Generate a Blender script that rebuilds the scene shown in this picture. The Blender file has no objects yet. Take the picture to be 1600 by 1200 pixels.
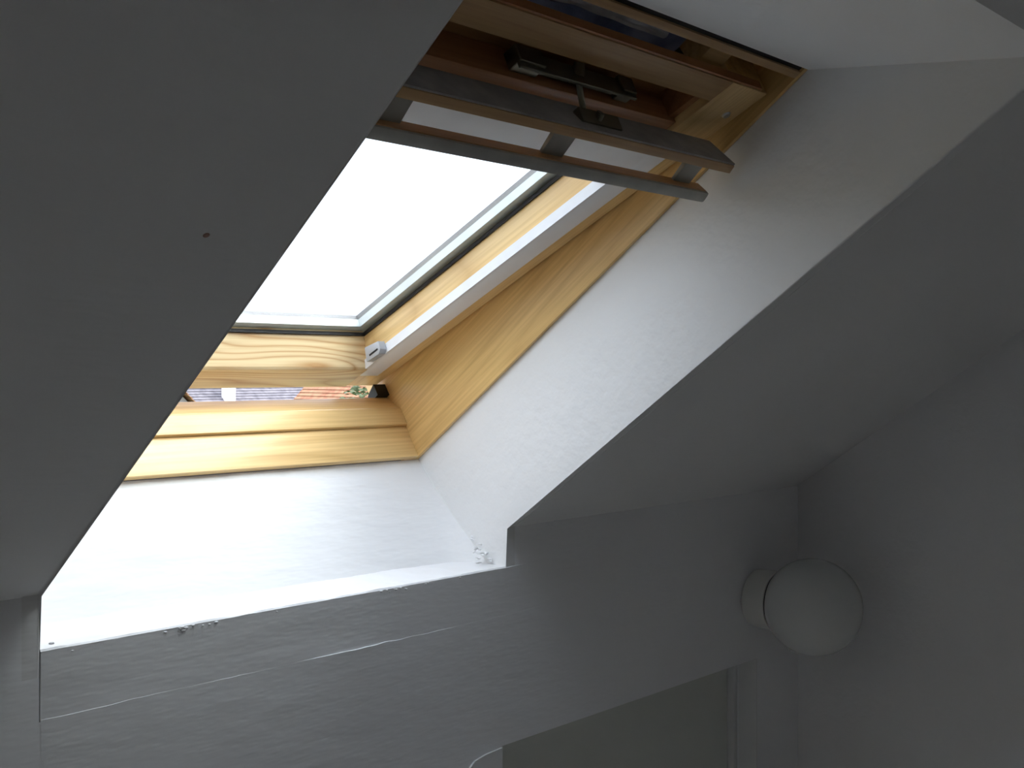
import bpy, bmesh, math, random
from mathutils import Vector, Matrix, noise
random.seed(4)
scene = bpy.context.scene
COL = scene.collection
R = math.radians

# ------------------------------------------------------------------ camera
CAM_H = 1.60
cam_data = bpy.data.cameras.new('camera')
cam = bpy.data.objects.new('camera', cam_data)
COL.objects.link(cam)
cam.location = (0.0, 0.0, CAM_H)
YAW = math.atan2(1658.0, 1672.0)                 # turned from the eaves wall towards the gable wall
cam.rotation_euler = (R(90), 0, -YAW)
cam_data.sensor_fit = 'HORIZONTAL'
cam_data.sensor_width = 36.0
cam_data.lens = 36.0 * 1672.0 / 1600.0
cam_data.shift_y = -20.0 / 1600.0
cam_data.clip_start = 0.01
scene.camera = cam

# ------------------------------------------------------------------ overcast sky
world = bpy.data.worlds.new('overcast_sky')
scene.world = world
world.use_nodes = True
wn = world.node_tree.nodes
bg = wn['Background']
bg.inputs['Strength'].default_value = 5.4
# standard overcast luminance: three times brighter at the zenith than at the horizon
wl = world.node_tree.links
w_tc = wn.new('ShaderNodeTexCoord')
w_sep = wn.new('ShaderNodeSeparateXYZ')
w_ramp = wn.new('ShaderNodeValToRGB')
w_ramp.color_ramp.elements[0].color = (0.280, 0.297, 0.350, 1)
w_ramp.color_ramp.elements[1].color = (0.840, 0.89, 1.05, 1)
wl.new(w_tc.outputs['Generated'], w_sep.inputs[0])
wl.new(w_sep.outputs['Z'], w_ramp.inputs['Fac'])
wl.new(w_ramp.outputs['Color'], bg.inputs['Color'])

# sun behind thin cloud: a very soft disc high over the ridge
sun_data = bpy.data.lights.new('hazy_sun', 'SUN')
sun_data.energy = 3.5
sun_data.angle = R(40)
sun_data.color = (1.0, 0.985, 0.96)
sun = bpy.data.objects.new('hazy_sun', sun_data)
COL.objects.link(sun)
sun.rotation_euler = Vector((0.36, -0.50, 0.79)).to_track_quat('Z', 'Y').to_euler()

scene.view_settings.view_transform = 'Standard'
scene.view_settings.look = 'None'
scene.view_settings.gamma = 1.0
scene.view_settings.use_curve_mapping = False
scene.view_settings.exposure = 0.15
try:
    scene.cycles.diffuse_bounces = 5
    scene.cycles.max_bounces = 12
    scene.cycles.transparent_max_bounces = 12
except Exception:
    pass

# ------------------------------------------------------------------ materials
MATS = {}
def new_mat(name):
    m = bpy.data.materials.new(name)
    m.use_nodes = True
    MATS[name] = m
    nt = m.node_tree
    b = nt.nodes['Principled BSDF']
    return m, nt, b

def ramp(nt, fac, stops):
    r = nt.nodes.new('ShaderNodeValToRGB')
    e = r.color_ramp.elements
    while len(e) < len(stops):
        e.new(0.5)
    for k, (p, c) in enumerate(stops):
        e[k].position = p
        e[k].color = (c[0], c[1], c[2], 1)
    nt.links.new(fac, r.inputs['Fac'])
    return r.outputs['Color']

def coords(nt, scale=(1, 1, 1), kind='Object', loc=(0, 0, 0)):
    tc = nt.nodes.new('ShaderNodeTexCoord')
    mp = nt.nodes.new('ShaderNodeMapping')
    mp.inputs['Scale'].default_value = scale
    mp.inputs['Location'].default_value = loc
    nt.links.new(tc.outputs[kind], mp.inputs['Vector'])
    return mp.outputs['Vector']

def noise_tex(nt, vec, scale, detail=3.0, rough=0.5, dist=0.0):
    n = nt.nodes.new('ShaderNodeTexNoise')
    n.inputs['Scale'].default_value = scale
    n.inputs['Detail'].default_value = detail
    n.inputs['Roughness'].default_value = rough
    n.inputs['Distortion'].default_value = dist
    nt.links.new(vec, n.inputs['Vector'])
    return n.outputs['Fac']

def add_bump(nt, b, height, strength=0.2, distance=0.002):
    bp = nt.nodes.new('ShaderNodeBump')
    bp.inputs['Strength'].default_value = strength
    bp.inputs['Distance'].default_value = distance
    nt.links.new(height, bp.inputs['Height'])
    nt.links.new(bp.outputs['Normal'], b.inputs['Normal'])

def math_node(nt, op, a, bval):
    n = nt.nodes.new('ShaderNodeMath')
    n.operation = op
    for k, v in enumerate((a, bval)):
        if isinstance(v, (int, float)):
            n.inputs[k].default_value = v
        else:
            nt.links.new(v, n.inputs[k])
    return n.outputs[0]

def plaster(name, c0, c1, rough=0.75, bump=0.35, spots=False):
    m, nt, b = new_mat(name)
    v = coords(nt)
    n1 = noise_tex(nt, v, 3.0, 1)
    nt.links.new(ramp(nt, n1, [(0.3, c0), (0.7, c1)]), b.inputs['Base Color'])
    b.inputs['Roughness'].default_value = rough
    n2 = noise_tex(nt, coords(nt, (1, 3.5, 3.5)), 9.0, 3, 0.6)
    add_bump(nt, b, n2, bump, 0.006)
    return m

plaster('plaster_white', (0.84, 0.84, 0.835), (0.88, 0.88, 0.875))
plaster('plaster_wall', (0.80, 0.80, 0.79), (0.84, 0.84, 0.83))
plaster('eaves_paint', (0.895, 0.90, 0.905), (0.925, 0.93, 0.935), rough=0.6, bump=0.3)
plaster('plaster_gable', (0.82, 0.815, 0.81), (0.86, 0.855, 0.85))
plaster('gloss_paint', (0.78, 0.78, 0.77), (0.82, 0.82, 0.81), rough=0.45, bump=0.2)
plaster('door_paint', (0.68, 0.70, 0.64), (0.73, 0.75, 0.69), rough=0.5, bump=0.1)
plaster('ledge_paint', (0.80, 0.80, 0.80), (0.84, 0.84, 0.84), rough=0.5, bump=0.25)
plaster('vinyl', (0.82, 0.765, 0.70), (0.86, 0.805, 0.74), rough=0.6, bump=0.05)

def pine(name, long_axis, light=(0.87, 0.61, 0.275), dark=(0.58, 0.33, 0.11), ring=18.0, seed=0.0, contrast=0.6, stretch=0.10, scale=6.0, sharp=3.0):
    """varnished pine: growth rings stretched along the board, with a fine fibre on top"""
    m, nt, b = new_mat(name)
    sc = [1.0, 1.0, 1.0]
    sc['xyz'.index(long_axis)] = stretch
    v = coords(nt, tuple(sc), loc=(seed, seed * 0.7, seed * 1.3))
    warp = noise_tex(nt, v, scale, 1.0, 0.4)
    rings = math_node(nt, 'MULTIPLY', warp, ring)
    saw = math_node(nt, 'FRACT', rings, 0.0)
    line = math_node(nt, 'POWER', math_node(nt, 'ABSOLUTE', math_node(nt, 'SUBTRACT', math_node(nt, 'MULTIPLY', saw, 2.0), 1.0), 0.0), sharp)
    col = ramp(nt, line, [(0.0, light), (1.0, tuple(light[k] * (1 - 0.75 * contrast) + dark[k] * 0.75 * contrast for k in range(3)))])
    sc2 = [220.0, 220.0, 220.0]
    sc2['xyz'.index(long_axis)] = 5.0
    fib = noise_tex(nt, coords(nt, tuple(sc2)), 1.0, 2.0)
    mix = nt.nodes.new('ShaderNodeMix')
    mix.data_type = 'RGBA'
    mix.blend_type = 'MULTIPLY'
    mix.inputs['Factor'].default_value = 0.35
    nt.links.new(col, mix.inputs['A'])
    nt.links.new(ramp(nt, fib, [(0.35, (0.62, 0.52, 0.40)), (0.65, (1, 1, 1))]), mix.inputs['B'])
    nt.links.new(mix.outputs['Result'], b.inputs['Base Color'])
    b.inputs['Roughness'].default_value = 0.38
    b.inputs['Coat Weight'].default_value = 0.25
    b.inputs['Coat Roughness'].default_value = 0.2
    add_bump(nt, b, fib, 0.08, 0.0006)
    return m

pine('pine_across', 'x')
pine('pine_across_flame', 'x', light=(0.86, 0.68, 0.40), dark=(0.55, 0.28, 0.10), ring=12.0, seed=3.1, contrast=1.1, stretch=0.22, scale=13.0, sharp=3.0)
pine('pine_along', 'y', seed=1.7)
pine('pine_along_lining', 'y', light=(0.82, 0.545, 0.215), dark=(0.56, 0.31, 0.10), ring=14.0, seed=5.2, contrast=0.45)
pine('pine_shaded', 'x', light=(0.52, 0.33, 0.15), dark=(0.36, 0.19, 0.07), seed=4.4, contrast=0.5)  # darker pine copy: shade at the window head put into the colour
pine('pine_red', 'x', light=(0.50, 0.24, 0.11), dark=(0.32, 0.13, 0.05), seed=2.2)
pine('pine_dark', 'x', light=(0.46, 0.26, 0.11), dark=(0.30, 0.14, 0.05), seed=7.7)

def simple(name, c0, c1, rough=0.5, metal=0.0, scale=20.0, bump=0.05, coat=0.0):
    m, nt, b = new_mat(name)
    n = noise_tex(nt, coords(nt), scale, 3)
    nt.links.new(ramp(nt, n, [(0.35, c0), (0.65, c1)]), b.inputs['Base Color'])
    b.inputs['Roughness'].default_value = rough
    b.inputs['Metallic'].default_value = metal
    b.inputs['Coat Weight'].default_value = coat
    if bump:
        add_bump(nt, b, n, bump, 0.001)
    return m

simple('blind_white', (0.80, 0.80, 0.81), (0.84, 0.84, 0.85), 0.35, bump=0.02)
simple('plastic_grey', (0.42, 0.44, 0.47), (0.48, 0.50, 0.53), 0.45)
simple('dusty_grey', (0.32, 0.31, 0.30), (0.40, 0.385, 0.37), 0.85, scale=40)
simple('bar_grey', (0.36, 0.355, 0.32), (0.43, 0.425, 0.38), 0.55, scale=30)
simple('latch_metal', (0.20, 0.19, 0.14), (0.27, 0.26, 0.20), 0.35, metal=0.8)
simple('steel', (0.55, 0.55, 0.56), (0.65, 0.65, 0.66), 0.3, metal=1.0)
simple('cladding', (0.13, 0.13, 0.14), (0.17, 0.17, 0.18), 0.45, metal=0.4)
simple('spacer_metal', (0.62, 0.66, 0.65), (0.70, 0.74, 0.73), 0.35, metal=0.25)
simple('rubber', (0.012, 0.012, 0.013), (0.02, 0.02, 0.022), 0.6)
simple('rust', (0.50, 0.30, 0.24), (0.58, 0.38, 0.30), 0.8)
simple('nail_grey', (0.30, 0.30, 0.31), (0.38, 0.38, 0.38), 0.6)
simple('membrane_blue', (0.20, 0.26, 0.52), (0.45, 0.52, 0.75), 0.35, metal=0.1, scale=25, bump=0.3)
simple('foil_silver', (0.62, 0.66, 0.75), (0.82, 0.85, 0.92), 0.3, metal=0.2, scale=30, bump=0.4)
simple('opal_globe', (0.66, 0.67, 0.65), (0.70, 0.71, 0.69), 0.16, scale=3, bump=0.0, coat=0.1)
simple('lamp_holder', (0.74, 0.73, 0.68), (0.78, 0.77, 0.72), 0.3, scale=6, bump=0.0)
simple('grass', (0.06, 0.10, 0.03), (0.12, 0.17, 0.06), 0.9, scale=1.5, bump=0.3)
simple('leaf_green', (0.05, 0.075, 0.02), (0.11, 0.14, 0.06), 0.6, scale=4)
simple('bark', (0.12, 0.09, 0.06), (0.20, 0.15, 0.10), 0.9, scale=12, bump=0.5)
simple('tile_grey', (0.10, 0.095, 0.105), (0.17, 0.16, 0.17), 0.8, scale=6, bump=0.2)
simple('tile_orange', (0.22, 0.085, 0.035), (0.30, 0.16, 0.075), 0.8, scale=5, bump=0.2)
simple('roof_dark', (0.10, 0.09, 0.09), (0.16, 0.14, 0.13), 0.85, scale=5, bump=0.3)
simple('white_render', (0.72, 0.72, 0.70), (0.80, 0.80, 0.78), 0.8, scale=3)

m, nt, b = new_mat('brick_orange')
bt = nt.nodes.new('ShaderNodeTexBrick')
bt.inputs['Scale'].default_value = 4.2
bt.inputs['Color1'].default_value = (0.19, 0.07, 0.035, 1)
bt.inputs['Color2'].default_value = (0.23, 0.10, 0.05, 1)
bt.inputs['Mortar'].default_value = (0.22, 0.20, 0.18, 1)
nt.links.new(coords(nt, (1, 1, 1), loc=(0, 0, 0)), bt.inputs['Vector'])
nt.links.new(bt.outputs['Color'], b.inputs['Base Color'])
b.inputs['Roughness'].default_value = 0.9

m = bpy.data.materials.new('window_glass')
m.use_nodes = True
MATS['window_glass'] = m
nt = m.node_tree
nt.nodes.clear()
out = nt.nodes.new('ShaderNodeOutputMaterial')
tr = nt.nodes.new('ShaderNodeBsdfTransparent')
tr.inputs['Color'].default_value = (0.97, 0.985, 0.98, 1)
gl = nt.nodes.new('ShaderNodeBsdfGlossy')
gl.inputs['Roughness'].default_value = 0.0
lw = nt.nodes.new('ShaderNodeLayerWeight')
lw.inputs['Blend'].default_value = 0.5
pw = math_node(nt, 'POWER', lw.outputs['Facing'], 5.0)
fr_out = math_node(nt, 'ADD', math_node(nt, 'MULTIPLY', pw, 0.8), 0.04)
mx = nt.nodes.new('ShaderNodeMixShader')
nt.links.new(fr_out, mx.inputs[0])
nt.links.new(tr.outputs[0], mx.inputs[1])
nt.links.new(gl.outputs[0], mx.inputs[2])
nt.links.new(mx.outputs[0], out.inputs[0])

# ------------------------------------------------------------------ mesh helpers
def obj(name, bm, mat, parent=None, loc=(0, 0, 0), rot=(0, 0, 0), smooth=False):
    me = bpy.data.meshes.new(name)
    bmesh.ops.recalc_face_normals(bm, faces=bm.faces)
    bm.to_mesh(me)
    bm.free()
    if smooth:
        for p in me.polygons:
            p.use_smooth = True
        me.set_sharp_from_angle(angle=R(35))
    me.materials.append(MATS[mat])
    o = bpy.data.objects.new(name, me)
    COL.objects.link(o)
    o.parent = parent
    o.location = loc
    o.rotation_euler = rot
    return o

def empty(name, loc=(0, 0, 0), rot=(0, 0, 0)):
    o = bpy.data.objects.new(name, None)
    o.empty_display_size = 0.1
    COL.objects.link(o)
    o.location = loc
    o.rotation_euler = rot
    return o

def tag(o, label, cat, group=None, kind=None):
    o['label'] = label
    if cat:
        o['category'] = cat
    if group:
        o['group'] = group
    if kind:
        o['kind'] = kind
    return o

def box(bm, x0, x1, y0, y1, z0, z1):
    vs = [bm.verts.new((x, y, z)) for x in (x0, x1) for y in (y0, y1) for z in (z0, z1)]
    for f in ((0, 1, 3, 2), (4, 6, 7, 5), (0, 4, 5, 1), (2, 3, 7, 6), (0, 2, 6, 4), (1, 5, 7, 3)):
        bm.faces.new([vs[k] for k in f])
    return vs

def prism(bm, pts, x0, x1):
    """profile of (y, z) points swept along X"""
    a = [bm.verts.new((x0, p[0], p[1])) for p in pts]
    c = [bm.verts.new((x1, p[0], p[1])) for p in pts]
    n = len(pts)
    bm.faces.new(a)
    bm.faces.new(list(reversed(c)))
    for k in range(n):
        bm.faces.new((a[k], c[k], c[(k + 1) % n], a[(k + 1) % n]))

def bevel(bm, w, seg=2):
    bmesh.ops.bevel(bm, geom=list(bm.edges), offset=w, segments=seg, affect='EDGES', profile=0.6, clamp_overlap=True)

def mkbox(name, b6, mat, parent=None, bev=0.0, **kw):
    bm = bmesh.new()
    box(bm, *b6)
    if bev:
        bevel(bm, bev)
    return obj(name, bm, mat, parent, smooth=bool(bev), **kw)

def mkprism(name, pts, x0, x1, mat, parent=None, bev=0.0, **kw):
    bm = bmesh.new()
    prism(bm, pts, x0, x1)
    if bev:
        bevel(bm, bev)
    return obj(name, bm, mat, parent, smooth=bool(bev), **kw)

def cyl(bm, p0, p1, r0, r1=None, seg=16):
    r1 = r0 if r1 is None else r1
    p0, p1 = Vector(p0), Vector(p1)
    ax = (p1 - p0).normalized()
    s = ax.orthogonal().normalized()
    t = ax.cross(s)
    ra = [bm.verts.new(p0 + (s * math.cos(2 * math.pi * k / seg) + t * math.sin(2 * math.pi * k / seg)) * r0) for k in range(seg)]
    rb = [bm.verts.new(p1 + (s * math.cos(2 * math.pi * k / seg) + t * math.sin(2 * math.pi * k / seg)) * r1) for k in range(seg)]
    for k in range(seg):
        bm.faces.new((ra[k], ra[(k + 1) % seg], rb[(k + 1) % seg], rb[k]))
    bm.faces.new(ra)
    bm.faces.new(list(reversed(rb)))

def lathe(bm, prof, seg=48):
    """profile of (radius, distance along -Y) swept round the Y axis"""
    rings = []
    for r, d in prof:
        if r < 1e-6:
            rings.append([bm.verts.new((0, -d, 0))])
        else:
            rings.append([bm.verts.new((r * math.cos(2 * math.pi * k / seg), -d, r * math.sin(2 * math.pi * k / seg))) for k in range(seg)])
    for a, c in zip(rings, rings[1:]):
        for k in range(seg):
            k2 = (k + 1) % seg
            if len(a) == 1 and len(c) == 1:
                continue
            if len(a) == 1:
                bm.faces.new((a[0], c[k2], c[k]))
            elif len(c) == 1:
                bm.faces.new((a[k], a[k2], c[0]))
            else:
                bm.faces.new((a[k], a[k2], c[k2], c[k]))

# ------------------------------------------------------------------ dimensions of the attic
WY = 1.20                        # room face of the eaves wall
OX0, OX1 = 0.460, 1.176          # window opening, left and right reveal
SILL_Z = 1.2935
CEIL_Z = 1.354                   # where the sloping ceiling meets the eaves wall
SL = 0.696                       # ceiling slope
def cz(y):
    return CEIL_Z + SL * (WY - y)
RIDGE_Y = -0.5
GX = 2.055                       # gable wall
LX = -0.9                        # opposite gable wall
BACK_Y = -1.5
OPEN_TOP_Y = 0.380
FLOOR_Z = 0.55  # unseen floor, raised and kept pale to bounce light onto the walls
TH = R(35.0)
QY, QZ = 1.403, 1.456            # room edge of the lining, bottom of the window
def roofpt(t, n):                # (Y, Z) of a point t up the roof slope, n outwards from the lining edge
    return (QY - t * math.cos(TH) + n * math.sin(TH), QZ + t * math.sin(TH) + n * math.cos(TH))
LT = 0.892                       # lining length up the slope

# ------------------------------------------------------------------ room shell
tag(mkbox('floor', (LX - .1, GX + .1, BACK_Y - .1, WY + .12, FLOOR_Z - .12, FLOOR_Z), 'vinyl'), 'pale vinyl attic floor below the view', 'floor', kind='structure')

# sloping ceiling round the window opening, with a slightly uneven hand-plastered edge
bm = bmesh.new()
def slope_piece(bm, x0, x1, y0, y1, th=0.03, nx=1, ny=1):
    dy, dz = th * SL / math.hypot(1, SL), th / math.hypot(1, SL)
    pts = [(y0, cz(y0)), (y1, cz(y1)), (y1 + dy, cz(y1) + dz), (y0 + dy, cz(y0) + dz)]
    prism(bm, pts, x0, x1)
slope_piece(bm, LX - .03, OX0 - .02, RIDGE_Y, WY + .03)
slope_piece(bm, OX1 + .02, GX + .03, RIDGE_Y, WY + .03)
slope_piece(bm, OX0 - .02, OX1 + .02, RIDGE_Y, OPEN_TOP_Y)
ceiling = obj('ceiling', bm, 'plaster_wall')
tag(ceiling, 'dim white sloping attic ceiling cut open for the roof window', 'ceiling', kind='structure')

bm = bmesh.new()
rz = cz(RIDGE_Y)
bz = rz - SL * (RIDGE_Y - BACK_Y)
prism(bm, [(RIDGE_Y, rz), (BACK_Y, bz), (BACK_Y, bz + .04), (RIDGE_Y, rz + .04)], LX, GX)
tag(obj('ceiling_rear', bm, 'plaster_white'), 'white sloping ceiling behind the viewer', 'ceiling', kind='structure')

def gable(name, x0, x1, label):
    bm = bmesh.new()
    prism(bm, [(BACK_Y - .1, -0.1), (2.1, -0.1), (2.1, 1.05), (RIDGE_Y, rz + 0.36), (BACK_Y - .1, bz + .25)], x0, x1)
    return tag(obj(name, bm, 'plaster_gable'), label, 'wall', kind='structure')
gable('wall_right', GX, GX + .12, 'dim white gable wall beside the globe lamp')
gable('wall_left', LX - .12, LX, 'white gable wall out of view on the left')
tag(mkbox('wall_rear', (LX, GX, BACK_Y - .1, BACK_Y, 0, bz + .1), 'plaster_white'), 'low white wall behind the viewer', 'wall', kind='structure')

# eaves wall with the notch below the window and the cupboard recess
DX0, DX1, DTOP = 1.169, 1.893, 1.0135
bm = bmesh.new()
box(bm, LX, OX0 - .02, WY, WY + .10, 0, CEIL_Z + .06)            # left of the window
box(bm, OX0 - .02, 0.4586, WY, WY + .10, 0, SILL_Z - .03)
box(bm, 0.4600, OX1, WY, WY + .06, DTOP, SILL_Z - .004)           # below the sill
box(bm, 0.4586, 0.4600, WY + .008, WY + .06, 1.214, SILL_Z - .004)
box(bm, 0.4586, 0.4600, WY, WY + .06, DTOP, 1.214)  # bottom of the open joint
box(bm, OX1, OX1 + .02, WY, WY + .10, DTOP, SILL_Z - .03)
box(bm, OX1 + .02, GX, WY, WY + .10, DTOP, CEIL_Z + .06)          # right of the window, over the cupboard
box(bm, 0.4586, DX0, WY, WY + .10, 0, DTOP)                       # left of the cupboard
box(bm, DX1, GX, WY, WY + .10, 0, DTOP)                           # right of the cupboard
wall_front = obj('wall_front', bm, 'eaves_paint')
tag(wall_front, 'low white eaves wall below the roof window', 'wall', kind='structure')

# painted boards on the eaves wall: upper fascia, and a lower skim with a broken, light-catching top edge
def uneven_strip(name, x0, x1, zlow, zhigh_fn, y_fn, mat, parent, n=140, rows=6):
    bm = bmesh.new()
    grid = []
    for i in range(n + 1):
        x = x0 + (x1 - x0) * i / n
        zt = zhigh_fn(x)
        col = [bm.verts.new((x, WY + 0.002, zt + 0.0006))]
        for j in range(rows + 1):
            z = zt + (zlow - zt) * (j / rows)
            d = y_fn(x) * (1.0 - j / rows) ** 1.5
            col.append(bm.verts.new((x, WY - d - (0.0001 if j < rows else -0.0003), z)))
        grid.append(col)
    for a, c in zip(grid, grid[1:]):
        for j in range(len(a) - 1):
            bm.faces.new((a[j], a[j + 1], c[j + 1], c[j]))
    return obj(name, bm, mat, parent, smooth=True)

def crack_z(x):
    return 1.2165 + 0.0022 * noise.noise((x * 9, 0, 0)) + 0.0012 * noise.noise((x * 40, 3, 0)) + 0.010 * max(0.0, (x - 1.05)) ** 1.0
def crack_d(x):
    f = 0.5 + 0.5 * noise.noise((x * 7.0 + 5.3, 1.5, 0))
    g = 0.5 + 0.5 * noise.noise((x * 31.0, 4.5, 0))
    d = 0.0034 * max(0.0, f - 0.36) * (0.35 + g)
    if 0.80 < x < 0.98:
        d += 0.0026 * math.sin((x - 0.80) / 0.18 * math.pi)
    return d * max(0.0, min(1.0, (1.26 - x) / 0.15)) * min(1.0, (x - 0.455) / 0.01)
strip = uneven_strip('plaster_skim', 0.4605, 1.26, 1.08, crack_z, crack_d, 'eaves_paint', wall_front)
strip['label'] = 'plaster skim with a broken light-catching top edge'
def fascia_d(x):
    return (0.0006 + 0.0008 * max(0.0, min(1.0, (x - 1.12) / .06)) + 0.0004 * noise.noise((x * 12, 8, 0))) * max(0.0, min(1.0, (1.26 - x) / 0.08))
f = uneven_strip('fascia_board', 0.4605, 1.26, 1.235, lambda x: SILL_Z - 0.002 + 0.0010 * noise.noise((x * 30, 0, 4)) + max(0.0, x - OX1) * 0.03, fascia_d, 'eaves_paint', wall_front)

# plaster crumbs and flakes along the fascia edge
bm = bmesh.new()
for k in range(26):
    x = random.choice((random.uniform(.60, .70), random.uniform(.92, 1.02), random.uniform(.47, 1.17)))
    r = random.uniform(.0006, .0018)
    mtx = Matrix.Translation((x, WY - .0012, SILL_Z - .003 - random.uniform(0, .004))) @ Matrix.Diagonal((r * 2.0, r * 0.7, r, 1))
    bmesh.ops.create_icosphere(bm, subdivisions=1, radius=1.0, matrix=mtx)
cr = obj('plaster_crumbs', bm, 'ledge_paint', wall_front, smooth=True)
cr['kind'] = 'stuff'

# window ledge: rough painted top, deeper on the left than on the right
bm = bmesh.new()
NX = 90
def back_y(x):
    f = (x - OX0) / (OX1 - OX0)
    y = 1.322 - 0.030 * f
    return y + 0.0025 * noise.noise((x * 14, 2, 0))
cols = []
NY = 8
for i in range(NX + 1):
    x = OX0 + (OX1 - OX0) * i / NX
    by = back_y(x)
    fy = WY - 0.0008 + 0.0008 * noise.noise((x * 45, 7, 0))
    c = [bm.verts.new((x, WY + .004, SILL_Z - .010))]
    c.append(bm.verts.new((x, fy, SILL_Z - .002)))
    for j in range(NY + 1):
        y = fy + .002 + (by + .01 - fy) * j / NY
        z = SILL_Z + 0.0012 * noise.noise((x * 22, y * 30, 1.0)) + 0.0008 * noise.noise((x * 70, y * 70, 1.0))
        c.append(bm.verts.new((x, y, z)))
    c.append(bm.verts.new((x, by + .01, SILL_Z - .030)))
    cols.append(c)
for a, c in zip(cols, cols[1:]):
    n = len(a)
    for j in range(n):
        bm.faces.new((a[j], a[(j + 1) % n], c[(j + 1) % n], c[j]))
bm.faces.new(cols[0]); bm.faces.new(cols[-1])
ledge = obj('trim_1', bm, 'ledge_paint', smooth=True)
tag(ledge, 'narrow white painted ledge below the roof window, brightly lit', 'ledge', kind='structure')
bm = bmesh.new()
cyl(bm, (0.478, 1.215, SILL_Z - .001), (0.478, 1.215, SILL_Z + .0022), .0035, .0028, 14)
nh = obj('nail_head', bm, 'nail_grey', ledge, smooth=True)

# reveals of the opening
top_pt = roofpt(LT, 0)
side_prof = [(WY, CEIL_Z + .001), (WY, SILL_Z - .03), (1.36, SILL_Z - .03), (QY + .02, QZ - .02), roofpt(-.01, .02), roofpt(LT + .01, .02), (OPEN_TOP_Y, cz(OPEN_TOP_Y) + .03), (OPEN_TOP_Y, cz(OPEN_TOP_Y))]
def round_arris(bm, xe):
    es = [e for e in bm.edges if all(abs(v.co.x - xe) < 1e-5 for v in e.verts) and
          all(v.co.y < WY + 1e-4 and v.co.z < cz(v.co.y) + .005 for v in e.verts)]
    bmesh.ops.bevel(bm, geom=es, offset=.0035, segments=3, affect='EDGES', profile=0.5)
bm = bmesh.new()
prism(bm, side_prof, OX1, OX1 + .02)
round_arris(bm, OX1)
rr = obj('reveal_panel', bm, 'plaster_wall', ceiling)
rr['label'] = 'white right-hand side of the window opening'
bm = bmesh.new()
prism(bm, side_prof, OX0 - .02, OX0)
round_arris(bm, OX0)
obj('reveal_panel', bm, 'plaster_wall', ceiling)['label'] = 'white left-hand side of the window opening'
bm = bmesh.new()
ty, tz = top_pt
prism(bm, [(OPEN_TOP_Y, cz(OPEN_TOP_Y)), (ty, tz), (ty, tz + .03), (OPEN_TOP_Y, cz(OPEN_TOP_Y) + .03)], OX0, OX1)
obj('reveal_panel', bm, 'plaster_white', ceiling)['label'] = 'white upper side of the window opening'
# lower reveal: an uneven grid from ledge to lining, swelling into the right corner
bm = bmesh.new()
rows = []
NZ = 26
qy, qz = roofpt(-.012, 0.0)
for i in range(NX + 1):
    x = OX0 + (OX1 - OX0) * i / NX
    r = []
    for j in range(NZ + 1):
        f = j / NZ
        y = back_y(x) + (qy - back_y(x)) * f
        z = SILL_Z - .004 + (qz - SILL_Z + .004) * f
        swell = 0.055 * math.exp(-((OX1 - x) / 0.022)) * (1 - f) ** 1.5
        swl = 0.030 * math.exp(-((x - OX0) / 0.022)) * (1 - f) ** 1.5
        d = swell + swl + 0.0016 * noise.noise((x * 10, f * 4, 3)) + 0.0007 * noise.noise((x * 22, f * 30, 6)) + 0.0012 * (1 - f) * noise.noise((x * 8, f * 55, 9))
        r.append(bm.verts.new((x, y - d, z)))
    rows.append(r)
for a, c in zip(rows, rows[1:]):
    for j in range(NZ):
        bm.faces.new((a[j], a[j + 1], c[j + 1], c[j]))
ext = bmesh.ops.extrude_face_region(bm, geom=list(bm.faces))
for v in [g for g in ext['geom'] if isinstance(g, bmesh.types.BMVert)]:
    v.co.y += .03
    v.co.z -= .01
obj('reveal_panel', bm, 'plaster_white', ceiling, smooth=True)['label'] = 'white sloping panel between ledge and wooden lining, overexposed'
# torn plaster at the right end of the ledge
bm = bmesh.new()
for k in range(24):
    f = random.random()
    x = OX1 - random.uniform(.001, .035) * (1.1 - f)
    r = random.uniform(.0012, .0030)
    mtx = Matrix.Translation((x, 1.225 + .05 * f + random.uniform(-.004, .004), SILL_Z + .004 + .035 * f)) @ Matrix.Rotation(random.uniform(0, 3), 4, 'Z') @ Matrix.Diagonal((r * 2.4, r, r * .8, 1))
    bmesh.ops.create_icosphere(bm, subdivisions=1, radius=1.0, matrix=mtx)
fl = obj('plaster_flakes', bm, 'ledge_paint', ledge, smooth=True)
fl['kind'] = 'stuff'

# rusty nail spot in the ceiling
bm = bmesh.new()
nv = Vector((0, SL, 1)).normalized()
p = Vector((0.388, 0.7053, cz(0.7053)))
cyl(bm, p + nv * .001, p - nv * .0006, .0040, .0018, 14)
obj('nail_head', bm, 'rust', ceiling, smooth=True)['label'] = 'small rusty nail spot'

# cupboard in the eaves wall
door = empty('door_1', (DX0, WY + .06, 0))
tag(door, 'grey-green cupboard door recessed in the eaves wall below the lamp', 'door', kind='structure')
def dbox(name, x0, x1, y0, y1, z0, z1, mat, bev=.0015):
    return mkbox(name, (x0 - DX0, x1 - DX0, y0 - WY - .06, y1 - WY - .06, z0, z1), mat, door, bev)
dbox('door_panel', DX0 + .002, DX1 - .016, WY + .060, WY + .085, FLOOR_Z + .01, DTOP + .02, 'door_paint')
dbox('door_stop', DX1 - .013, DX1 - .0008, WY + .0455, WY + .09, FLOOR_Z, DTOP + .02, 'gloss_paint')
dbox('door_lining', DX1 - .003, DX1 + .0, WY - .0015, WY + .0405, FLOOR_Z, DTOP, 'gloss_paint', .001)
dbox('cupboard_back', DX0 - .02, DX1 + .02, WY + .0955, WY + .11, FLOOR_Z, DTOP + .08, 'plaster_wall', 0)
bm = bmesh.new()
pts = [(1.083, FLOOR_Z), (1.166, FLOOR_Z), (1.166, 1.0120), (1.130, 1.0100), (1.108, 1.006), (1.095, .996), (1.087, .980), (1.083, .955)]
a = [bm.verts.new((x, WY - .0035, z)) for x, z in pts]
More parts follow.
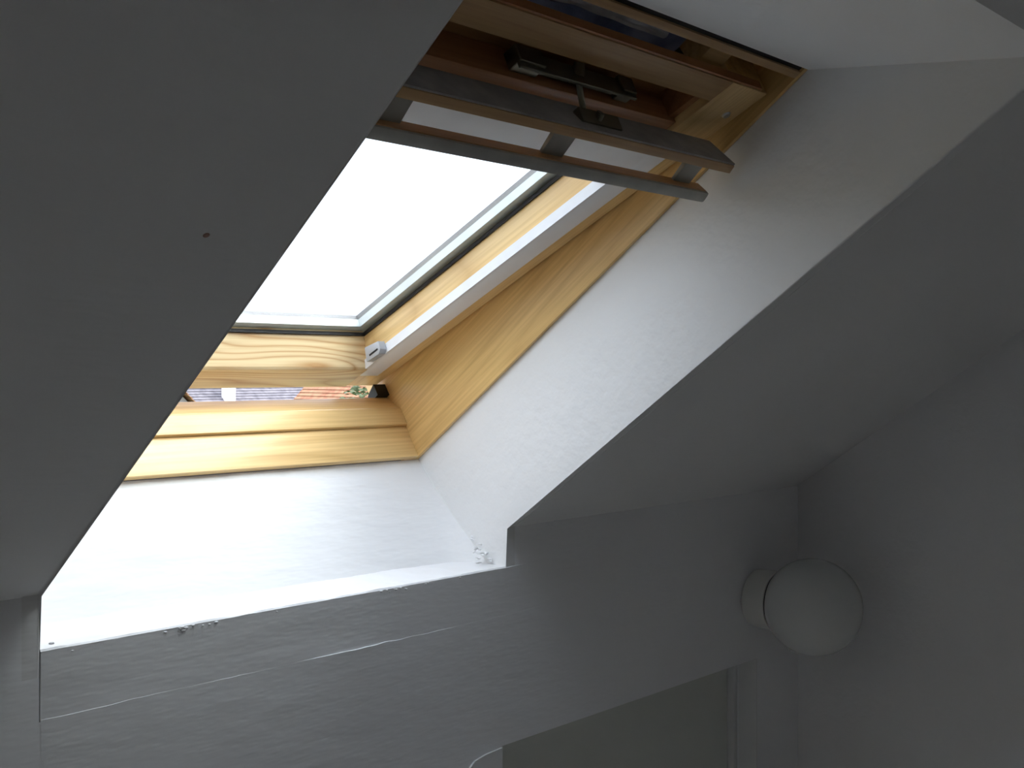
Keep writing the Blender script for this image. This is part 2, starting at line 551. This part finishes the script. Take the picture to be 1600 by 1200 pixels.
c = [bm.verts.new((x, WY - .0002, z)) for x, z in pts]
bm.faces.new(a); bm.faces.new(c)
for k in range(len(pts)):
    k2 = (k + 1) % len(pts)
    bm.faces.new((a[k], a[k2], c[k2], c[k]))
tag(obj('trim_2', bm, 'gloss_paint'), 'white painted post with a rounded top corner left of the cupboard', 'post', kind='structure')

# ------------------------------------------------------------------ roof outside
bm = bmesh.new()
def roof_piece(x0, x1, t0, t1):
    prism(bm, [roofpt(t0, .09), roofpt(t1, .09), roofpt(t1, .12), roofpt(t0, .12)], x0, x1)
TR = (QY - RIDGE_Y) / math.cos(TH) + .1
roof_piece(LX - .15, OX0 - .03, -.95, TR)
roof_piece(OX1 + .03, GX + .15, -.95, TR)
roof_piece(OX0 - .03, OX1 + .03, -.95, -.07)
roof_piece(OX0 - .03, OX1 + .03, .95, TR)
ry, rzz = roofpt(TR, .12)
prism(bm, [(ry, rzz), (BACK_Y - .3, rzz - .7 * (ry - BACK_Y + .3)), (BACK_Y - .3, rzz - .7 * (ry - BACK_Y + .3) - .03), (ry, rzz - .03)], LX - .15, GX + .15)
tag(obj('roof', bm, 'roof_dark'), 'dark tiled outer roof round the window', 'roof', kind='structure')
tag(mkbox('wall_outer', (LX - .15, GX + .15, 2.0, 2.1, -2.8, 1.08), 'brick_orange'), 'outer house wall below the eaves', 'wall', kind='structure')

# ------------------------------------------------------------------ roof window
win = empty('window_1', (0, QY, QZ), (R(145), 0, 0))        # local: x, y up the slope, z towards the room
tag(win, 'pine centre-pivot roof window tilted open with its ventilation flap down', 'window', kind='structure')
LXI0, LXI1 = OX0 + .008, OX1 - .008     # faces of the side linings
def wprism(name, pts, x0, x1, mat, bev=0.0):      # pts given as (t, n)
    return mkprism(name, [(p[0], -p[1]) for p in pts], x0, x1, mat, win, bev)
# linings and fixed frame
wprism('side_lining', [(-.055, 0.03), (-.012, 0), (LT + .006, 0), (LT + .006, .148), (.25, .148), (.16, .185), (-.055, .185)], LXI1, OX1 - .0004, 'pine_along_lining', .0012)
wprism('side_lining', [(-.055, 0.03), (-.012, 0), (LT + .006, 0), (LT + .006, .148), (.25, .148), (.16, .185), (-.055, .185)], OX0 + .0004, LXI0, 'pine_along_lining', .0012)
wprism('bottom_lining', [(-.010, .0), (0, .0), (0, .0600), (-.010, .0600)], LXI0, LXI1, 'pine_across', .001)
wprism('top_lining', [(LT - .017, 0), (LT - .007, 0), (LT - .007, .055), (LT - .017, .055)], LXI0, LXI1, 'pine_shaded', .001)
wprism('shadow_strip', [(LT - .007, .004), (LT + .003, .004), (LT + .003, .05), (LT - .007, .05)], LXI0, LXI1, 'rubber')  # black strip standing in for the shadow between lining and plaster
wprism('frame_sill', [(-.055, .0605), (.006, .0605), (.006, .094), (.001, .098), (-.014, .1295), (-.055, .1295)], LXI0, LXI1, 'pine_across', .0012)
wprism('frame_side', [(-.055, .02), (.94, .02), (.94, .150), (-.055, .150)], OX1 + .001, OX1 + .028, 'pine_along')
wprism('frame_side', [(-.055, .02), (.94, .02), (.94, .150), (-.055, .150)], OX0 - .028, OX0 - .001, 'pine_along')
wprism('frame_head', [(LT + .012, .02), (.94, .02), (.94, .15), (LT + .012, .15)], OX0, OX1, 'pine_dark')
wprism('frame_seal', [(-.052, .13), (-.006, .13), (-.006, .152), (-.026, .146)], LXI1 - .026, LXI1 - .0005, 'rubber')
wprism('frame_seal', [(-.052, .13), (-.006, .13), (-.006, .152), (-.026, .146)], LXI0 + .0005, LXI0 + .026, 'rubber')
# hood over the head of the frame, with a strip of blue underlay, foil and a spacer block in the gap
wprism('hood', [(.70, .150), (.97, .150), (.97, .156), (.70, .156)], OX0 - .04, OX1 + .04, 'cladding')
wprism('flashing', [(-.25, .124), (-.055, .124), (-.055, .1275), (-.25, .1275)], OX0 - .04, OX1 + .04, 'cladding')
def crumple(name, x0, x1, t0, t1, n, amp, mat, seed, nx=60, nt_=8):
    bm = bmesh.new()
    g = []
    for i in range(nx + 1):
        x = x0 + (x1 - x0) * i / nx
        g.append([bm.verts.new((x, t0 + (t1 - t0) * j / nt_, -(n + amp * noise.noise((x * 22 + seed, j * 0.7, seed))))) for j in range(nt_ + 1)])
    for a, c in zip(g, g[1:]):
        for j in range(nt_):
            bm.faces.new((a[j], c[j], c[j + 1], a[j + 1]))
    ext = bmesh.ops.extrude_face_region(bm, geom=list(bm.faces))
    for v in [q for q in ext['geom'] if isinstance(q, bmesh.types.BMVert)]:
        v.co.z -= .001
    return obj(name, bm, mat, win, smooth=True)
crumple('underlay_strip', .50, 1.035, .812, .872, .066, .006, 'membrane_blue', 2.0)
crumple('foil_strip', .58, .985, .838, .862, .054, .007, 'foil_silver', 9.0)
wprism('spacer_block', [(.826, .035), (.872, .035), (.872, .149), (.826, .149)], 1.040, 1.084, 'pine_across', .001)
wprism('hinge_block', [(.835, .07), (.878, .07), (.878, .149), (.835, .149)], 1.098, 1.118, 'rubber', .001)

# pivoting sash: local frame turned 10 degrees against the fixed frame
ST, SN = 0.0108, 0.1548
SLOC, SROT = (0, ST, -SN), (R(10), 0, 0)
SX0, SX1 = OX0 + .014, OX1 - .014           # sash outer sides
GX0, GX1 = OX0 + .088, OX1 - .088           # clear opening of the sash
def sprism(name, pts, x0, x1, mat, bev=0.0, parent=None):   # pts given as (u, m), m outwards
    if parent:
        return mkprism(name, [(p[0], -p[1]) for p in pts], x0, x1, mat, parent, bev)
    return mkprism(name, [(p[0], -p[1]) for p in pts], x0, x1, mat, win, bev, loc=SLOC, rot=SROT)
def rect(u0, u1, m0, m1):
    return [(u0, m0), (u1, m0), (u1, m1), (u0, m1)]
sprism('sash_stile', rect(-.035, .841, 0, .050), GX1, SX1, 'pine_along', .002)
sprism('sash_stile', rect(-.035, .841, 0, .050), SX0, GX0, 'pine_along', .002)
sprism('sash_bottom_rail', [(-.024, -.006), (.044, -.006), (.047, -.002), (.060, .048), (.060, .068), (-.024, .068)], GX0, GX1, 'pine_across_flame', .001)
sprism('sash_top_rail', rect(.803, .841, 0, .014), GX0, GX1, 'pine_shaded', .0015)
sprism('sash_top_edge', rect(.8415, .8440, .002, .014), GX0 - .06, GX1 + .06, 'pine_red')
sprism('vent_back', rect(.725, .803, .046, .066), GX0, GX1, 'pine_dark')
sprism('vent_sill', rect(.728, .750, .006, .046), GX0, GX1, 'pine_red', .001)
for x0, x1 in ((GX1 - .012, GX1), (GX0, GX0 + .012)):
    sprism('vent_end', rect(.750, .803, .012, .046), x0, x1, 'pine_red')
# sealed double glazing
glass = sprism('glass_pane', rect(.050, .735, .0540, .0580), GX0 - .012, GX1 + .012, 'window_glass')
def ring(name, mat, x0, x1, u0, u1, w, m0, m1):
    bm = bmesh.new()
    for (a, b2, c, d) in ((x0, x0 + w, u0, u1), (x1 - w, x1, u0, u1), (x0 + w, x1 - w, u0, u0 + w), (x0 + w, x1 - w, u1 - w, u1)):
        box(bm, a, b2, c, d, -m1, -m0)
    return obj(name, bm, mat, glass)
ring('gasket', 'rubber', GX0, GX1, .0605, .7345, .0030, .0485, .0540)
ring('spacer_bar', 'spacer_metal', GX0 - .004, GX1 + .004, .056, .736, .020, .0585, .0715)
og = mkprism('outer_pane', [(p[0], -p[1]) for p in rect(.045, .74, .0720, .0760)], GX0 - .012, GX1 + .012, 'window_glass', glass)
# aluminium cladding outside
bm = bmesh.new()
for (a, b2, c, d) in ((SX0 - .012, GX0 + .0, -.05, .80), (GX1 - .0, SX1 + .012, -.05, .80), (GX0, GX1, -.05, .055), (GX0, GX1, .735, .80)):
    box(bm, a, b2, c, d, -.090, -.0765)
obj('outer_cladding', bm, 'cladding', win, SLOC, SROT)
# screw in the right stile
bm = bmesh.new()
cyl(bm, (GX1 + .052, .790, .0), (GX1 + .052, .790, .0025), .006, .0045, 16)
obj('screw_head', bm, 'steel', win, SLOC, SROT, smooth=True)

# latch in the ventilation slot
bm = bmesh.new()
box(bm, .795, .990, .752, .765, -.030, -.018)
box(bm, .795, .990, .765, .769, -.030, -.006)
box(bm, .795, .835, .752, .772, -.034, -.012)
box(bm, .965, .990, .752, .772, -.034, -.012)
bevel(bm, .001, 1)
latch = obj('latch_plate', bm, 'latch_metal', win, SLOC, SROT)
bm = bmesh.new()
cyl(bm, (.893, .766, -.02), (.905, .748, .018), .0035, .0035, 10)
cyl(bm, (.893, .766, -.02), (.893, .775, -.03), .008, .006, 12)
obj('latch_rod', bm, 'latch_metal', latch, smooth=True)

# ventilation flap hanging into the room, with the control bar carried on three brackets
e1 = Vector((0.39, 0.921))           # (u, -m): along the flap into the room
fb = (.746, -.008)                   # back edge (u, w)
def fpt(a, h):                       # a along the flap, h above it (towards the top of the sash)
    return (fb[0] + a * .39 + h * .921, .008 + a * .921 - h * .39)
def fprism(name, pts, x0, x1, mat, parent, bev=0.0):
    bm = bmesh.new()
    prism(bm, [fpt(*p) for p in pts], x0, x1)
    if bev:
        bevel(bm, bev)
    if parent is win:
        return obj(name, bm, mat, win, SLOC, SROT, smooth=bool(bev))
    return obj(name, bm, mat, parent, smooth=bool(bev))
FX0, FX1 = OX0 + .020, OX1 - .020
flap = fprism('ventilation_flap', [(0, -.013), (.054, -.013), (.054, -.0012), (0, -.0012)], FX0, FX1, 'pine_shaded', win, .0015)
flap['label'] = 'open ventilation flap with varnished front edge'
top = fprism('flap_top', [(0.0, -.0012), (.0525, -.0012), (.0525, .0012), (0.0, .0012)], FX0 + .0005, FX1 - .0005, 'dusty_grey', flap)
top['label'] = 'dusty grey upper face'
bar = fprism('control_bar', [(.030, -.062), (.052, -.062), (.052, -.046), (.030, -.046)], FX0 + .008, FX1 - .008, 'bar_grey', flap, .005)
bar['label'] = 'grey control bar under the flap'
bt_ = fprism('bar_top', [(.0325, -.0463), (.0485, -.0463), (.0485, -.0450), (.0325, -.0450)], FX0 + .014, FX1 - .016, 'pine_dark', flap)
for xc in (.630, .860, 1.098):
    fprism('bracket', [(.034, -.050), (.038, -.050), (.042, -.0125), (.026, -.0125), (.026, -.0150), (.036, -.0150)], xc - .017, xc + .017, 'bar_grey', flap, .0008)
bm = bmesh.new()
for xc, r in ((.905, .006),):
    cyl(bm, (xc, fpt(.030, .001)[0], fpt(.030, .001)[1]), (xc, fpt(.030, .013)[0], fpt(.030, .013)[1]), r, r * .8, 14)
c0 = fpt(.030, .001)
box(bm, .875, .942, c0[0] - .003, c0[0] + .006, c0[1] - .010, c0[1] + .008)
obj('latch_keep', bm, 'latch_metal', flap, smooth=False)

# ------------------------------------------------------------------ roller blind wound up at the head of the glass
sy, sz = roofpt(ST, SN)
blind = empty('roller_blind', (0, sy, sz), (R(155), 0, 0))
tag(blind, 'white roller blind cassette and side rails fitted to the roof window sash', 'blind')
def bprism(name, pts, x0, x1, mat, bev=0.0, parent=blind):
    return mkprism(name, [(p[0], -p[1]) for p in pts], x0, x1, mat, parent, bev)
bprism('cassette', [(.622, .000), (.628, -.008), (.726, -.008), (.727, .0055), (.727, .040), (.622, .040)], GX0 + .002, GX1 - .002, 'blind_white', .0015)
for side in (1, -1):
    xin, xout = (GX1 - .0035, GX1 + .040) if side > 0 else (GX0 + .0035, GX0 - .040)
    x0, x1 = min(xin, xout), max(xin, xout)
    bprism('side_rail', rect(.018, .725, -.0050, -.0005), x0, x1, 'blind_white', .0008)
    bm = bmesh.new()
    xa, xb = (GX1 - .0050, GX1 - .0006) if side > 0 else (GX0 + .0006, GX0 + .0050)
    prism(bm, [(p[0], -p[1]) for p in rect(.030, .622, -.0050, .0100)], xa, xb)
    obj('rail_lip', bm, 'blind_white', blind)
    xc = GX1 - .019 if side > 0 else GX0 + .0055
    cap = bprism('rail_stop', [(.070, -.004), (.105, -.006), (.112, .000), (.112, .014), (.075, .020)], xc, xc + .0135, 'plastic_grey', .001)
    bm = bmesh.new()
    xs = xc - .0006 if side > 0 else xc + .0135
    box(bm, xs, xs + .0006, .082, .106, -.004, -.001)
    obj('slot', bm, 'rubber', cap)

# ------------------------------------------------------------------ globe lamp on the eaves wall
lamp = empty('wall_lamp', (1.889, WY, 1.1395))
tag(lamp, 'unlit white opal globe lamp on a round holder beside the gable corner', 'lamp')
bm = bmesh.new()
lathe(bm, [(0, 0.0002), (.050, 0.0002), (.056, .003), (.058, .010), (.0590, .040), (.0600, .0535), (.0585, .0545), (0, .0545)])
obj('lamp_base', bm, 'lamp_holder', lamp, smooth=True)
bm = bmesh.new()
lathe(bm, [(0, .0545), (.0575, .0545), (.0575, .0595), (0, .0595)])
obj('seal_ring', bm, 'rubber', lamp, smooth=True)
bm = bmesh.new()
RG, CG = .094, .130
prof = [(0, .0600)]
a0 = math.acos((CG - .0600) / RG)
for k in range(41):
    a = a0 + (math.pi - a0) * k / 40
    prof.append((max(0, RG * math.sin(a)) if k < 40 else 0, CG - RG * math.cos(a)))
lathe(bm, prof, 64)
obj('globe', bm, 'opal_globe', lamp, smooth=True)

# ------------------------------------------------------------------ what shows through the open gap
tag(mkbox('ground', (-60, 80, 2.2, 120, -2.9, -2.8), 'grass'), 'green garden ground outside', 'ground', kind='structure')

def course_roof(bm, ridge0, ridge1, down, length, gauge=.11, th=.018):
    """stepped plain-tile courses running down one roof face"""
    ridge0, ridge1, down = Vector(ridge0), Vector(ridge1), Vector(down).normalized()
    ax = (ridge1 - ridge0).normalized()
    nrm = ax.cross(down)
    if nrm.z < 0:
        nrm = -nrm
    n = int(length / gauge)
    for k in range(n):
        a, c = down * (k * gauge), down * ((k + 1) * gauge + .02)
        q = [ridge0 + a, ridge1 + a, ridge1 + c + nrm * th, ridge0 + c + nrm * th]
        q2 = [v - nrm * .012 for v in q]
        va = [bm.verts.new(v) for v in q]
        vb = [bm.verts.new(v) for v in q2]
        bm.faces.new(va); bm.faces.new(list(reversed(vb)))
        for j in range(4):
            bm.faces.new((va[j], vb[j], vb[(j + 1) % 4], va[(j + 1) % 4]))

# long house with a grey roof, ridge parallel to ours
h = empty('tiled_house', (15.5, 26, -2.8))
tag(h, 'house with a grey tiled roof seen far off through the window gap', 'house')
bm = bmesh.new()
prism(bm, [(-3.6, 0), (3.6, 0), (3.6, 1.9), (0, 4.62), (-3.6, 1.9)], -8, 8)
obj('wall', bm, 'brick_orange', h)
bm = bmesh.new()
course_roof(bm, (-8.2, 0, 4.68), (8.2, 0, 4.68), (0, -.8, -.6), 4.8)
course_roof(bm, (8.2, 0, 4.68), (-8.2, 0, 4.68), (0, .8, -.6), 4.8)
obj('roof_tiles', bm, 'tile_grey', h)['kind'] = 'stuff'
mkbox('chimney', (-1.46, -1.22, -1.55, -1.25, 3.2, 4.75), 'white_render', h, .01)
# two nearer gables in orange brick
def gable_house(x, y, label, flip):
    g = empty('gabled_house', (x, y, -2.8))
    tag(g, label, 'house', 'gabled houses outside')
    bm = bmesh.new()
    bmv = [(-1.9, 0), (1.9, 0), (1.9, 3.04), (0, 4.90), (-1.9, 3.04)]
    a = [bm.verts.new((p[0], 0, p[1])) for p in bmv]
    c = [bm.verts.new((p[0], 3.4, p[1])) for p in bmv]
    bm.faces.new(a); bm.faces.new(list(reversed(c)))
    for k in range(5):
        bm.faces.new((a[k], c[k], c[(k + 1) % 5], a[(k + 1) % 5]))
    obj('wall', bm, 'brick_orange', g)
    bm = bmesh.new()
    course_roof(bm, (0, -.12, 4.98), (0, 3.5, 4.98), (-.715, 0, -.70), 2.85)
    course_roof(bm, (0, -.12, 4.98), (0, 3.5, 4.98), (.715, 0, -.70), 2.85)
    obj('roof_tiles', bm, 'tile_orange', g)['kind'] = 'stuff'
    return g
gable_house(15.5, 18.2, 'orange brick house gable at the right of the window gap', 1)
gable_house(8.55, 18.2, 'orange brick house gable at the left of the window gap', -1)
# small garden tree
tree = empty('garden_tree', (9.35, 12.0, -2.8))
tag(tree, 'small green leafy tree seen at the right end of the window gap', 'tree')
bm = bmesh.new()
cyl(bm, (0, 0, 0), (.05, 0, 2.6), .09, .06, 10)
for k in range(9):
    a = k * 2.4
    z0 = 2.1 + .15 * k
    cyl(bm, (.04, 0, z0), (.04 + .55 * math.cos(a), .55 * math.sin(a), z0 + .5), .03, .008, 6)
obj('trunk', bm, 'bark', tree, smooth=True)
bm = bmesh.new()
for k in range(2600):
    d = Vector((random.gauss(0, 1), random.gauss(0, 1), random.gauss(0, 1))).normalized() * (random.random() ** .45)
    p = Vector((d.x * .8, d.y * .8, 3.45 + d.z * .95))
    s = random.uniform(.03, .065)
    q = Matrix.Rotation(random.uniform(0, 6.28), 4, 'Z') @ Matrix.Rotation(random.uniform(0, 3.14), 4, 'X')
    vs = [bm.verts.new(p + q @ Vector(v) * s) for v in ((-1, 0, 0), (0, -.5, .08), (1, 0, 0), (0, .5, .08))]
    bm.faces.new(vs)
obj('leaves', bm, 'leaf_green', tree)['kind'] = 'stuff'
